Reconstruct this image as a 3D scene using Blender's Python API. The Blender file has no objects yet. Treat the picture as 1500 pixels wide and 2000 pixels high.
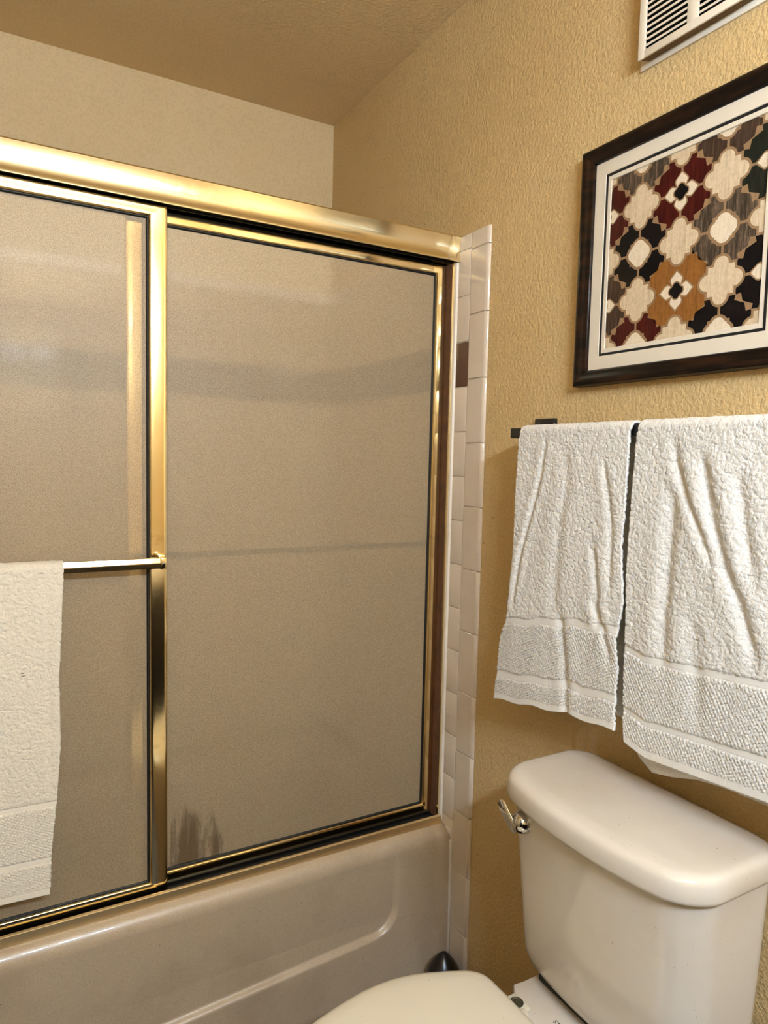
import bpy, math, random
import numpy as np
from mathutils import Matrix, Vector

# ------------------------------------------------------------------ camera, world, exposure
S = bpy.context.scene
COL = S.collection
cam_data = bpy.data.cameras.new('camera')
cam = bpy.data.objects.new('camera', cam_data)
COL.objects.link(cam)
YAW, PITCH, ROLL, FPX = 1.05258450, 0.0748789905, 0.0234152772, 1353.89
fw = Vector((math.cos(YAW) * math.cos(PITCH), math.sin(YAW) * math.cos(PITCH), -math.sin(PITCH)))
rt = fw.cross(Vector((0, 0, 1))).normalized()
up = rt.cross(fw)
r2 = math.cos(ROLL) * rt + math.sin(ROLL) * up
u2 = -math.sin(ROLL) * rt + math.cos(ROLL) * up
M = Matrix(((r2.x, u2.x, -fw.x, -1.0204), (r2.y, u2.y, -fw.y, -1.3664), (r2.z, u2.z, -fw.z, 1.3317), (0, 0, 0, 1)))
cam.matrix_world = M
cam_data.sensor_fit = 'HORIZONTAL'
cam_data.sensor_width = 36.0
cam_data.lens = FPX / 1500.0 * 36.0
cam_data.clip_start = 0.01
S.camera = cam
S.view_settings.view_transform = 'Standard'
S.view_settings.look = 'None'
S.view_settings.gamma = 1.0
S.view_settings.use_curve_mapping = False
S.view_settings.exposure = 0.0
W = bpy.data.worlds.new('world')
S.world = W
W.use_nodes = True
W.node_tree.nodes['Background'].inputs[0].default_value = (0.30, 0.22, 0.14, 1)
W.node_tree.nodes['Background'].inputs[1].default_value = 0.0
GLOBE_POWER = 400.0          # emission of the vanity globes
CEILING_LAMP_POWER = 4.0

# ------------------------------------------------------------------ material helpers
def rgb(r, g, b):
    f = lambda c: (c / 255.0 / 12.92) if c <= 10 else (((c / 255.0) + 0.055) / 1.055) ** 2.4
    return (f(r), f(g), f(b), 1.0)

class NT:
    def __init__(s, name):
        s.m = bpy.data.materials.new(name); s.m.use_nodes = True
        s.t = s.m.node_tree; s.t.nodes.clear()
        s.out = s.t.nodes.new('ShaderNodeOutputMaterial')
        s.co = s.n('ShaderNodeTexCoord').outputs['Object']
    def n(s, kind, **kw):
        nd = s.t.nodes.new(kind)
        for k, v in kw.items(): setattr(nd, k, v)
        return nd
    def l(s, a, b): s.t.links.new(a, b)
    def noise(s, scale, detail=3, rough=0.55, vec=None, stretch=None):
        nd = s.n('ShaderNodeTexNoise')
        nd.inputs['Scale'].default_value = scale; nd.inputs['Detail'].default_value = detail
        nd.inputs['Roughness'].default_value = rough
        src = vec or s.co
        if stretch:
            mp = s.n('ShaderNodeMapping'); mp.inputs['Scale'].default_value = stretch
            s.l(src, mp.inputs[0]); src = mp.outputs[0]
        s.l(src, nd.inputs['Vector'])
        return nd.outputs['Fac']
    def ramp(s, fac, stops):
        r = s.n('ShaderNodeValToRGB'); e = r.color_ramp.elements
        while len(e) < len(stops): e.new(0.5)
        for i, (p, c) in enumerate(stops):
            e[i].position = p
            e[i].color = c if isinstance(c, tuple) else (c, c, c, 1)
        s.l(fac, r.inputs[0]); return r.outputs[0]
    def math(s, op, a, b=None, clamp=False):
        nd = s.n('ShaderNodeMath', operation=op, use_clamp=clamp)
        for i, v in enumerate((a, b)):
            if v is None: continue
            if isinstance(v, (int, float)): nd.inputs[i].default_value = v
            else: s.l(v, nd.inputs[i])
        return nd.outputs[0]
    def mix(s, fac, a, b, mode='MIX'):
        nd = s.n('ShaderNodeMix', data_type='RGBA', blend_type=mode)
        if isinstance(fac, (int, float)): nd.inputs[0].default_value = fac
        else: s.l(fac, nd.inputs[0])
        for i, v in ((6, a), (7, b)):
            if isinstance(v, tuple): nd.inputs[i].default_value = v
            else: s.l(v, nd.inputs[i])
        return nd.outputs[2]
    def bump(s, h, strength=0.3, dist=0.001, normal=None):
        b = s.n('ShaderNodeBump'); b.inputs['Strength'].default_value = strength
        b.inputs['Distance'].default_value = dist
        s.l(h, b.inputs['Height'])
        if normal is not None: s.l(normal, b.inputs['Normal'])
        return b.outputs[0]
    def bsdf(s, color, rough=0.5, metal=0.0, normal=None, **kw):
        p = s.n('ShaderNodeBsdfPrincipled')
        for key, v in (('Base Color', color), ('Roughness', rough), ('Metallic', metal)):
            if isinstance(v, (int, float, tuple)): p.inputs[key].default_value = v
            else: s.l(v, p.inputs[key])
        for k, v in kw.items(): p.inputs[k.replace('_', ' ')].default_value = v
        if normal is not None: s.l(normal, p.inputs['Normal'])
        return p
    def done(s, sh):
        s.l(sh.outputs[0] if hasattr(sh, 'outputs') else sh, s.out.inputs[0]); return s.m

def paint(name, c, c2, peel=1.0, specks=True):
    t = NT(name)
    col = t.mix(t.ramp(t.noise(2.2, 4), [(0.35, 0.0), (0.7, 1.0)]), c, c2)
    fine = t.noise(150, 2, 0.5)
    col = t.mix(t.math('MULTIPLY', t.ramp(fine, [(0.40, 1.0), (0.52, 0.0)]), 0.13), col, (c[0] * 0.45, c[1] * 0.38, c[2] * 0.28, 1))
    if specks:
        sp = t.ramp(t.noise(230, 1, 0.4), [(0.755, 0.0), (0.775, 1.0)])
        mask = t.ramp(t.noise(5, 2), [(0.5, 0.0), (0.6, 1.0)])
        col = t.mix(t.math('MULTIPLY', sp, mask), col, (0.03, 0.018, 0.008, 1))
        sy_ = t.n('ShaderNodeSeparateXYZ'); t.l(t.co, sy_.inputs[0])
        near = t.ramp(t.math('MULTIPLY', sy_.outputs[1], -1.0), [(0.05, 1.0), (0.20, 0.0)])
        sp2 = t.ramp(t.noise(190, 2, 0.6), [(0.685, 0.0), (0.70, 1.0)])
        col = t.mix(t.math('MULTIPLY', sp2, near), col, (0.05, 0.03, 0.014, 1))
    h = t.ramp(t.noise(135, 3, 0.55), [(0.30, 0.0), (0.62, 1.0)])
    n = t.bump(h, 0.52 * peel, 0.0022)
    n = t.bump(t.noise(420, 2), 0.25 * peel, 0.0006, n)
    return t.done(t.bsdf(col, 0.55, 0, n, Specular_IOR_Level=0.35))

M_WALL = paint('wall_paint', rgb(209, 178, 126), rgb(201, 168, 114))
M_WALL_BACK = paint('alcove_paint', rgb(211, 186, 142), rgb(204, 178, 132), 0.35, False)
M_CEIL = paint('ceiling_paint', rgb(222, 192, 142), rgb(214, 183, 134), 0.7, False)

def m_simple(name, c, rough=0.5, metal=0.0, var=0.08, scale=30, bump=0.0, **kw):
    t = NT(name)
    d = (c[0] * (1 - var), c[1] * (1 - var), c[2] * (1 - var), 1)
    col = t.mix(t.ramp(t.noise(scale, 4), [(0.35, 0.0), (0.7, 1.0)]), c, d)
    n = t.bump(t.noise(scale * 6, 3), bump, 0.0008) if bump else None
    return t.done(t.bsdf(col, rough, metal, n, **kw))

M_FLOOR = m_simple('floor_vinyl', rgb(44, 32, 24), 0.5, var=0.3, scale=9)
M_DARKWOOD = m_simple('added_door_dark_wood', rgb(24, 15, 10), 0.4, var=0.4, scale=14)
M_GROUT = m_simple('grout', rgb(216, 203, 184), 0.8, bump=0.2)
M_BLACK = m_simple('black_metal', rgb(16, 14, 13), 0.4)
M_RUBBER = m_simple('black_rubber', rgb(12, 11, 10), 0.28)
M_GASKET = m_simple('black_gasket', rgb(10, 8, 7), 0.5)
M_CHROME = m_simple('chrome', rgb(205, 202, 196), 0.07, 1.0, var=0.05)
M_DULLBOLT = m_simple('dull_bolt', rgb(92, 88, 70), 0.4, 0.6, var=0.5, scale=300)
M_PRINTDARK = m_simple('printed_lettering', rgb(40, 38, 34), 0.6)

def m_enamel(name, c, dirt, rough=0.12, grain=0.10):
    t = NT(name)
    col = t.mix(t.math('MULTIPLY', t.ramp(t.noise(850, 2), [(0.42, 1.0), (0.55, 0.0)]), grain), c, dirt)
    col = t.mix(t.math('MULTIPLY', t.ramp(t.noise(5, 5, 0.6), [(0.48, 0.0), (0.75, 1.0)]), 0.28), col, dirt)
    sp = t.ramp(t.noise(240, 1, 0.4), [(0.80, 0.0), (0.815, 1.0)])
    col = t.mix(t.math('MULTIPLY', sp, 0.8), col, (0.04, 0.025, 0.015, 1))
    return t.done(t.bsdf(col, rough, 0, t.bump(t.noise(60, 2), 0.03, 0.001), Coat_Weight=0.3, Coat_Roughness=0.05))

M_TUB = m_enamel('tub_enamel', rgb(184, 162, 134), rgb(116, 92, 64), 0.36, 0.30)
M_PORC = m_enamel('toilet_porcelain', rgb(208, 196, 179), rgb(178, 154, 124), 0.10, 0.06)
M_SEAT = m_enamel('toilet_seat_plastic', rgb(212, 200, 176), rgb(192, 176, 148), 0.22, 0.05)
M_TILE = m_enamel('white_glazed_tile', rgb(214, 196, 174), rgb(165, 138, 110), 0.09, 0.16)
M_TILEBROWN = m_enamel('brown_glazed_tile', rgb(92, 62, 44), rgb(52, 32, 20), 0.07, 0.3)
M_CAULK = m_enamel('white_caulk', rgb(226, 212, 192), rgb(150, 118, 84), 0.45, 0.2)

def m_brass(name, c, rough=0.14, tarnish=0.7):
    t = NT(name)
    st = t.ramp(t.noise(16, 5, 0.65, stretch=(0.6, 1, 1)), [(0.60, 0.0), (0.74, 1.0)])
    col = t.mix(t.math('MULTIPLY', st, tarnish), c, (c[0] * 0.30, c[1] * 0.22, c[2] * 0.12, 1))
    ro = t.math('ADD', t.math('MULTIPLY', t.noise(120, 3), 0.10), rough)
    return t.done(t.bsdf(col, ro, 1.0, t.bump(t.noise(300, 2), 0.01, 0.0002)))
M_BRASS = m_brass('polished_brass', rgb(236, 214, 166), 0.07, 0.5)
M_BRASSDULL = m_brass('dull_brass', rgb(232, 208, 160), 0.42, 0.5)
M_ADDEDSTRIP = m_simple('brown_added_strip', rgb(92, 54, 24), 0.8, var=0.4, scale=40)  # colour of the strip added to darken the stile reflection
M_BRASSDARK = m_simple('dark_brass', rgb(84, 68, 44), 0.45, 0.7)  # darker, rougher brass of the inner towel rail
M_BRASSSAT = m_brass('satin_brass', rgb(240, 224, 184), 0.12, 0.25)

def m_glass():
    t = NT('frosted_shower_glass')
    vor = t.n('ShaderNodeTexVoronoi'); vor.inputs['Scale'].default_value = 420; t.l(t.co, vor.inputs['Vector'])
    n = t.bump(t.noise(520, 2, 0.6), 0.55, 0.0006)
    n = t.bump(vor.outputs['Distance'], 0.25, 0.0005, n)
    sep = t.n('ShaderNodeSeparateXYZ'); t.l(t.co, sep.inputs[0])
    # soap scum haze, worn away in vertical streaks low down on the pane
    streak = t.noise(14, 5, 0.7, stretch=(2.2, 1, 0.35))
    low = t.ramp(t.math('SUBTRACT', 1.0, sep.outputs[2]), [(0.30, 0.0), (0.52, 1.0)])
    band = t.ramp(t.math('ADD', sep.outputs[0], 1.0), [(0.28, 0.25), (0.31, 1.0), (0.40, 1.0), (0.47, 0.3), (0.60, 0.1)])
    wear = t.ramp(t.math('MULTIPLY', t.math('MULTIPLY', streak, low), band), [(0.34, 0.0), (0.52, 1.0)])
    grain = t.ramp(t.noise(620, 2, 0.7), [(0.30, 0.0), (0.66, 1.0)])
    scum = t.bsdf(t.mix(grain, rgb(182, 154, 116), rgb(247, 222, 182)), 0.6, 0, n, Specular_IOR_Level=0.15)
    tr = t.n('ShaderNodeBsdfTranslucent'); tr.inputs[0].default_value = rgb(214, 188, 150); t.l(n, tr.inputs['Normal'])
    gl = t.n('ShaderNodeBsdfRefraction'); t.l(t.mix(grain, (0.72, 0.68, 0.60, 1), (1.0, 0.98, 0.93, 1)), gl.inputs['Color'])
    gl.inputs['Roughness'].default_value = 0.16; gl.inputs['IOR'].default_value = 1.12; t.l(n, gl.inputs['Normal'])
    gs = t.n('ShaderNodeBsdfGlossy'); gs.inputs['Color'].default_value = (1, 0.97, 0.9, 1); gs.inputs['Roughness'].default_value = 0.45
    t.l(n, gs.inputs['Normal'])
    m1 = t.n('ShaderNodeMixShader'); m1.inputs[0].default_value = 0.14; t.l(gl.outputs[0], m1.inputs[1]); t.l(tr.outputs[0], m1.inputs[2])
    m2 = t.n('ShaderNodeMixShader'); t.l(t.math('MULTIPLY', t.math('SUBTRACT', 1.0, t.math('MULTIPLY', wear, 0.85)), 0.33), m2.inputs[0])
    t.l(m1.outputs[0], m2.inputs[1]); t.l(scum.outputs[0], m2.inputs[2])
    m3 = t.n('ShaderNodeMixShader'); m3.inputs[0].default_value = 0.025; t.l(m2.outputs[0], m3.inputs[1]); t.l(gs.outputs[0], m3.inputs[2])
    return t.done(m3)
M_GLASS = m_glass()
def m_clear():
    t = NT('clear_glass_face')
    gl = t.n('ShaderNodeBsdfRefraction'); gl.inputs['Color'].default_value = (0.97, 0.96, 0.93, 1)
    gl.inputs['Roughness'].default_value = 0.0; gl.inputs['IOR'].default_value = 1.12
    return t.done(gl)
M_CLEAR = m_clear()
def m_glazing():
    t = NT('picture_glazing')
    tr = t.n('ShaderNodeBsdfTransparent'); gs = t.n('ShaderNodeBsdfGlossy'); gs.inputs['Roughness'].default_value = 0.02
    fr_ = t.n('ShaderNodeFresnel'); fr_.inputs['IOR'].default_value = 1.35
    m = t.n('ShaderNodeMixShader'); t.l(t.math('MULTIPLY', fr_.outputs[0], 0.12), m.inputs[0]); t.l(tr.outputs[0], m.inputs[1]); t.l(gs.outputs[0], m.inputs[2])
    return t.done(m)
M_GLAZE = m_glazing()

def m_towel(name, c):
    t = NT(name)
    pa = t.n('ShaderNodeAttribute'); pa.attribute_name = 'pile'
    f = t.noise(300, 3, 0.7)
    f = t.math('ADD', t.math('MULTIPLY', t.math('SUBTRACT', f, 0.5), t.math('ADD', t.math('MULTIPLY', pa.outputs['Fac'], 0.9), 0.1)), 0.5)
    col = t.mix(t.math('MULTIPLY', t.ramp(f, [(0.33, 1.0), (0.5, 0.0)]), 0.35), c, (c[0] * 0.62, c[1] * 0.52, c[2] * 0.40, 1))  # pile hollows coloured darker, crevice shade put into the terry
    n = t.bump(f, 0.9, 0.0024)
    n = t.bump(t.noise(700, 2), 0.15, 0.0006, n)
    return t.done(t.bsdf(col, 0.95, 0, n, Sheen_Weight=0.12, Sheen_Roughness=0.5, Specular_IOR_Level=0.1))
M_TOWEL = m_towel('white_terry', rgb(226, 219, 208))
M_TOWEL_WARM = m_towel('cream_terry', rgb(224, 211, 189))

def m_framewood():
    t = NT('dark_frame_wood')
    g = t.noise(40, 6, 0.7, stretch=(1, 0.25, 1.6))
    col = t.mix(t.ramp(g, [(0.45, 0.0), (0.8, 1.0)]), rgb(9, 6, 5), rgb(58, 33, 18))
    return t.done(t.bsdf(col, 0.34, 0, t.bump(g, 0.25, 0.0008), Specular_IOR_Level=0.25))
M_FRAME = m_framewood()
M_MAT = m_simple('mat_board', rgb(226, 212, 190), 0.8, var=0.03)
M_MATBLACK = m_simple('black_mat_line', rgb(8, 7, 7), 0.7)

def m_print(name, c, streak, amt):
    t = NT(name)
    a = t.noise(60, 6, 0.75, stretch=(1, 4.5, 0.35))
    b = t.noise(160, 4, 0.7)
    col = t.mix(t.math('MULTIPLY', t.ramp(a, [(0.45, 0.0), (0.68, 1.0)]), amt), c, streak)
    col = t.mix(t.math('MULTIPLY', t.ramp(b, [(0.4, 0.0), (0.7, 1.0)]), amt * 0.5), col, (c[0] * 0.5, c[1] * 0.45, c[2] * 0.4, 1))
    return t.done(t.bsdf(col, 0.55, 0, Specular_IOR_Level=0.12))
PRINT = {
    'tan': m_print('print_tan', rgb(150, 118, 84), rgb(182, 148, 112), 0.5),
    'cream': m_print('print_cream', rgb(222, 200, 166), rgb(184, 160, 130), 0.75),
    'cream2': m_print('print_pale_cream', rgb(232, 214, 186), rgb(208, 186, 156), 0.5),
    'red': m_print('print_dark_red', rgb(58, 11, 10), rgb(112, 38, 26), 0.6),
    'black': m_print('print_black', rgb(8, 8, 11), rgb(34, 23, 22), 0.5),
    'green': m_print('print_black_green', rgb(26, 30, 24), rgb(56, 50, 38), 0.6),
    'grey': m_print('print_grey_brown', rgb(66, 54, 42), rgb(150, 126, 102), 0.8),
    'ochre': m_print('print_ochre', rgb(150, 98, 44), rgb(108, 66, 34), 0.8),
    'brown': m_print('print_brown', rgb(62, 44, 34), rgb(104, 82, 64), 0.7),
}
def m_emit(name, c, s):
    t = NT(name); e = t.n('ShaderNodeEmission'); e.inputs[0].default_value = c; e.inputs[1].default_value = s
    return t.done(e)

# ------------------------------------------------------------------ geometry helpers
def obj(name, verts, faces, mat, parent=None, smooth=True, angle=35, mats=None, fmat=None):
    me = bpy.data.meshes.new(name)
    me.from_pydata([tuple(map(float, v)) for v in verts], [], [tuple(int(i) for i in f) for f in faces])
    for m in (mats or [mat]): me.materials.append(m)
    if fmat is not None: me.polygons.foreach_set('material_index', fmat)
    me.update()
    if smooth:
        me.polygons.foreach_set('use_smooth', [True] * len(me.polygons))
        me.set_sharp_from_angle(angle=math.radians(angle))
    o = bpy.data.objects.new(name, me); COL.objects.link(o)
    if parent is not None: o.parent = parent
    return o

def tag(o, label=None, cat=None, group=None, kind=None):
    if label: o['label'] = label
    if cat: o['category'] = cat
    if group: o['group'] = group
    if kind: o['kind'] = kind
    return o

def empty(name, loc, label, cat, group=None):
    # things keep world-space meshes: the empty marks the base, children are offset back by its location
    o = bpy.data.objects.new(name, None); COL.objects.link(o); o.location = loc
    o.empty_display_size = 0.05
    return tag(o, label, cat, group)

def child(o, parent):
    """parent without moving: the mesh is in world coordinates"""
    o.parent = parent
    o.matrix_parent_inverse = Matrix.Translation(-Vector(wloc(parent)))
    return o
def wloc(p):
    v = Vector(p.location)
    if p.parent is not None and p.matrix_parent_inverse is not None:
        v = Vector((0, 0, 0)) if p.type == 'MESH' else v
    return v

def part(name, geo, mat, parent, label=None, **kw):
    v, f = geo
    o = obj(name, v, f, mat, **kw)
    if parent is not None: child(o, parent)
    if label: o['label'] = label
    return o

def box(x0, x1, y0, y1, z0, z1, b=0.0):
    """box with optional chamfered edges"""
    if x0 > x1: x0, x1 = x1, x0
    if y0 > y1: y0, y1 = y1, y0
    if z0 > z1: z0, z1 = z1, z0
    if b <= 0:
        v = [(x, y, z) for x in (x0, x1) for y in (y0, y1) for z in (z0, z1)]
        f = [(0, 1, 3, 2), (4, 6, 7, 5), (0, 4, 5, 1), (2, 3, 7, 6), (0, 2, 6, 4), (1, 5, 7, 3)]
        return v, f
    # chamfered: 24 verts
    import bmesh
    bm = bmesh.new()
    bmesh.ops.create_cube(bm, size=1.0)
    for vv in bm.verts:
        vv.co = Vector(((x0 + x1) / 2 + vv.co.x * (x1 - x0), (y0 + y1) / 2 + vv.co.y * (y1 - y0), (z0 + z1) / 2 + vv.co.z * (z1 - z0)))
    bmesh.ops.bevel(bm, geom=bm.edges[:], offset=b, segments=2, profile=0.5, affect='EDGES')
    v = [tuple(q.co) for q in bm.verts]; bm.verts.index_update()
    f = [tuple(q.index for q in p.verts) for p in bm.faces]
    bm.free(); return v, f

def join(*geos):
    V, F = [], []
    for v, f in geos:
        k = len(V); V += list(v); F += [tuple(i + k for i in q) for q in f]
    return V, F

def loft(rings, cap0=True, cap1=True):
    """rings: list of equally long closed point lists"""
    n = len(rings[0]); V = [p for r in rings for p in r]; F = []
    for i in range(len(rings) - 1):
        for j in range(n):
            k = (j + 1) % n
            F.append((i * n + j, i * n + k, (i + 1) * n + k, (i + 1) * n + j))
    if cap0: F.append(tuple(reversed(range(n))))
    if cap1: F.append(tuple((len(rings) - 1) * n + j for j in range(n)))
    return V, F

def grid(nu, nv, fn):
    V = [fn(i, j) for i in range(nu) for j in range(nv)]
    F = [(i * nv + j, (i + 1) * nv + j, (i + 1) * nv + j + 1, i * nv + j + 1) for i in range(nu - 1) for j in range(nv - 1)]
    return V, F

def extrude_x(profile, x0, x1, n=2):
    """closed (y,z) profile swept along x"""
    xs = [x0 + (x1 - x0) * i / (n - 1) for i in range(n)]
    return loft([[(x, y, z) for y, z in profile] for x in xs])

def tube(p0, p1, r, n=16):
    p0, p1 = Vector(p0), Vector(p1); d = (p1 - p0).normalized()
    a = d.orthogonal().normalized(); b = d.cross(a)
    ring = lambda p, q: [tuple(p + a * q * math.cos(t * 2 * math.pi / n) + b * q * math.sin(t * 2 * math.pi / n)) for t in range(n)]
    return loft([ring(p0, r), ring(p1, r)])

def lathe(c, axis, prof, n=24):
    """prof: (distance along axis, radius)"""
    c = Vector(c); d = Vector(axis).normalized(); a = d.orthogonal().normalized(); b = d.cross(a)
    return loft([[tuple(c + d * h + a * r * math.cos(t * 2 * math.pi / n) + b * r * math.sin(t * 2 * math.pi / n)) for t in range(n)] for h, r in prof])

def round_poly(pts, rad, seg=8):
    """pts 2D polygon, rad radius for each corner -> rounded outline"""
    out = []; n = len(pts)
    for i in range(n):
        p = Vector(pts[i]); a = Vector(pts[i - 1]) - p; b = Vector(pts[(i + 1) % n]) - p
        r = rad[i] if isinstance(rad, (list, tuple)) else rad
        a.normalize(); b.normalize()
        ang = a.angle(b); t = r / math.tan(ang / 2)
        s, e = p + a * t, p + b * t
        c = p + (a + b).normalized() * (r / math.sin(ang / 2))
        a0 = math.atan2(s.y - c.y, s.x - c.x); a1 = math.atan2(e.y - c.y, e.x - c.x)
        da = (a1 - a0 + math.pi) % (2 * math.pi) - math.pi
        for k in range(seg + 1):
            q = a0 + da * k / seg
            out.append((c.x + r * math.cos(q), c.y + r * math.sin(q)))
    return out

rng = np.random.RandomState(7)
_LAT = rng.rand(256, 256)
def vnoise(a, b):
    a = np.asarray(a, float); b = np.asarray(b, float)
    i = np.floor(a).astype(int); j = np.floor(b).astype(int); u = a - i; v = b - j
    u = u * u * (3 - 2 * u); v = v * v * (3 - 2 * v)
    L = lambda p, q: _LAT[p % 256, q % 256]
    return (L(i, j) * (1 - u) + L(i + 1, j) * u) * (1 - v) + (L(i, j + 1) * (1 - u) + L(i + 1, j + 1) * u) * v - 0.5

# ------------------------------------------------------------------ room shell
CEIL, YB = 2.4405, 0.8233
XL, YF = -1.53, -2.05
def struct(name, geo, mat, **kw):
    o = obj(name, geo[0], geo[1], mat, smooth=False, **kw); o['kind'] = 'structure'; return o
wall_right = struct('wall_right', box(0, 0.1, YF - .1, YB + .1, -.1, CEIL + .1), M_WALL)
wall_back = struct('wall_back', box(XL - .1, 0, YB, YB + .1, -.1, CEIL + .1), M_WALL_BACK)
wall_left = struct('wall_left', box(XL - .1, XL, YF - .1, YB, -.1, CEIL + .1), M_WALL_BACK)
wall_front = struct('wall_front', box(XL, 0, YF - .1, YF, -.1, CEIL + .1), M_WALL_BACK)
ceiling = struct('ceiling', box(XL, 0, YF, YB, CEIL, CEIL + .1), M_CEIL)
floor = struct('floor', box(XL, 0, YF, YB, -.1, 0), M_FLOOR)

# tiles on the right wall, outside the door: two columns seen one by one
TT = 0.008
part('grout_bed', box(-.0055, 0, -.044, .13, 0.0, 1.879), M_GROUT, wall_right, smooth=False)
def tile_geo(y0, y1, z0, z1, bull=False):
    if not bull: return box(-TT, -.002, y0, y1, z0, z1, .0014)
    # bullnose: the outer (low y) edge rolls back to the wall
    prof = [(-.0005, y1), (-TT + .001, y1), (-TT, y1 - .0012)]
    R = .011
    for k in range(7):
        a = k / 6 * math.pi / 2
        prof.append((-.0005 - (TT - .0005) * math.cos(a), y0 + R - R * math.sin(a)))
    ring = lambda z, s: [(x * s if x < -.001 else x, y, z) for x, y in prof]
    g = .0012
    return loft([ring(z0, .86), ring(z0 + g, 1), ring(z1 - g, 1), ring(z1, .86)])
YJ = .0168
def ybull(z): return -.0515 + .003 * math.sin(z * 3)
zs = [1.880] + [1.839 - .154 * i for i in range(12)]
for a, b in zip(zs[:-1], zs[1:]):
    part('bullnose_tile', tile_geo(-.0515, YJ - .001, b + .001, a - .001 if a < 1.88 else a, True), M_TILE, wall_right)
if zs[-1] > .02: part('bullnose_tile', tile_geo(-.0515, YJ - .001, 0.001, zs[-1] - .001, True), M_TILE, wall_right)
zs = [1.880, 1.8437] + [1.734 - .1097 * i for i in range(16)]
for a, b in zip(zs[:-1], zs[1:]):
    brown = abs(a - 1.6243) < .01
    b2 = max(b + .001, .002)
    if a - b2 < .01: continue
    part('tile', tile_geo(YJ + .001, .1265, b2, a - .001), M_TILEBROWN if brown else M_TILE, wall_right,
         'dark brown glazed accent tile' if brown else None)
# tile fields inside the alcove, only seen blurred through the frosted glass
def field(wall, along_x):
    white, brown = [], []
    zz = [1.880, 1.8437] + [1.734 - .1097 * i for i in range(13)]
    p = 0.1275 if not along_x else XL
    end = YB if not along_x else 0.0
    while p < end - .02:
        q = min(p + .1077, end)
        for a, b in zip(zz[:-1], zz[1:]):
            if a < .40: continue
            g = (box(-TT, 0, p, q, b + .001, a - .001) if not along_x else box(p, q, YB - TT, YB, b + .001, a - .001))
            (brown if abs(a - 1.6243) < .01 else white).append(g)
        p += .1097
    for gs, m, l in ((white, M_TILE, None), (brown, M_TILEBROWN, 'dark brown accent tile row')):
        o = part('tile_field', join(*gs), m, wall, l, smooth=False); o['kind'] = 'stuff'
field(wall_right, False); field(wall_back, True)
for o_, x_ in ((wall_left, XL),):
    o = part('tile_panel', box(XL, XL + TT, .06, YB, .38, 1.88), M_TILE, wall_left, smooth=False)

# ------------------------------------------------------------------ bathtub
TUBX0, TUBX1, RIM = XL + .002, -TT - .0005, .398
def apron_y(x, z):
    """front of the apron, slightly raked, with the pressed-in panel"""
    y = .026 + .006 * (z / RIM)
    # rounded panel outline: right side x=-.158, bottom line falling gently to the left
    xr = -.158; zb = .166 + .03 * (x + .2) / .45 * 1.0
    dx = xr - x; dz = z - zb; R = .062
    if dx < R and dz < R:
        d = R - math.hypot(R - dx, R - dz)
    else: d = min(dx, dz)
    t = max(0.0, min(1.0, (d + .002) / .013)); t = t * t * (3 - 2 * t)
    fade = max(0.0, min(1.0, (.375 - z) / .17))
    y += .013 * t * fade
    # outward flare of the end column against the wall
    e = max(0.0, min(1.0, (x + .052) / .03)); y -= .007 * e * e * (3 - 2 * e) * min(1, z / .3 + .5)
    # skirt kicks out at the floor
    k = max(0.0, (0.12 - z) / .12); y -= .010 * k * k
    return y
nx = 190
xs = [TUBX0 + (TUBX1 - TUBX0) * (i / (nx - 1)) for i in range(nx)]
xs = sorted(set([round(TUBX0 + (-.26 - TUBX0) * i / 60, 5) for i in range(61)] + [round(-.26 + (TUBX1 + .26) * i / 120, 5) for i in range(121)]))
zrows = [.002 + (.362 - .002) * i / 130 for i in range(131)]
def basin(x, y):
    x0, x1, y0, y1 = TUBX0 + .10, TUBX1 - .09, .135, YB - TT - .09
    dx = min(x - x0, x1 - x); dy = min(y - y0, y1 - y); R = .12
    d = R - math.hypot(max(R - dx, 0), max(R - dy, 0)) if (dx < R or dy < R) and min(dx, dy) < R else min(dx, dy)
    if dx < R and dy < R: d = R - math.hypot(R - dx, R - dy)
    t = max(0.0, min(1.0, d / .11)); t = t * t * (3 - 2 * t)
    return RIM - .32 * t
rows = []
for z in zrows: rows.append([(x, apron_y(x, z), z) for x in xs])
for k in range(1, 9):      # rolled rim
    a = k / 8 * math.pi / 2
    rows.append([(x, apron_y(x, .362) + .030 * (1 - math.cos(a)), .362 + (RIM - .362) * math.sin(a) - .010 * max(0, (x + .03) / .03) ** 2) for x in xs])
yy0 = .066
for k in range(1, 44):
    y = yy0 + (YB - TT - .001 - yy0) * k / 43
    rows.append([(x, y, basin(x, y)) for x in xs])
nv = len(xs)
V = [p for r in rows for p in r]
F = [(i * nv + j, i * nv + j + 1, (i + 1) * nv + j + 1, (i + 1) * nv + j) for i in range(len(rows) - 1) for j in range(nv - 1)]
tub = obj('bathtub', V, F, M_TUB, angle=60)
tag(tub, 'beige enamel bathtub with pressed panel in its apron, below the shower doors', 'bathtub')
part('drain', lathe((-.22, .45, .079), (0, 0, 1), [(0, .03), (.004, .03), (.005, .024)]), M_CHROME, tub)
part('caulk_line', join(box(-.0125, -.0075, .0175, .026, .03, .366, .001), box(-.0125, -.0075, .024, .070, .380, .392, .001)), M_CAULK, tub)

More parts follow.
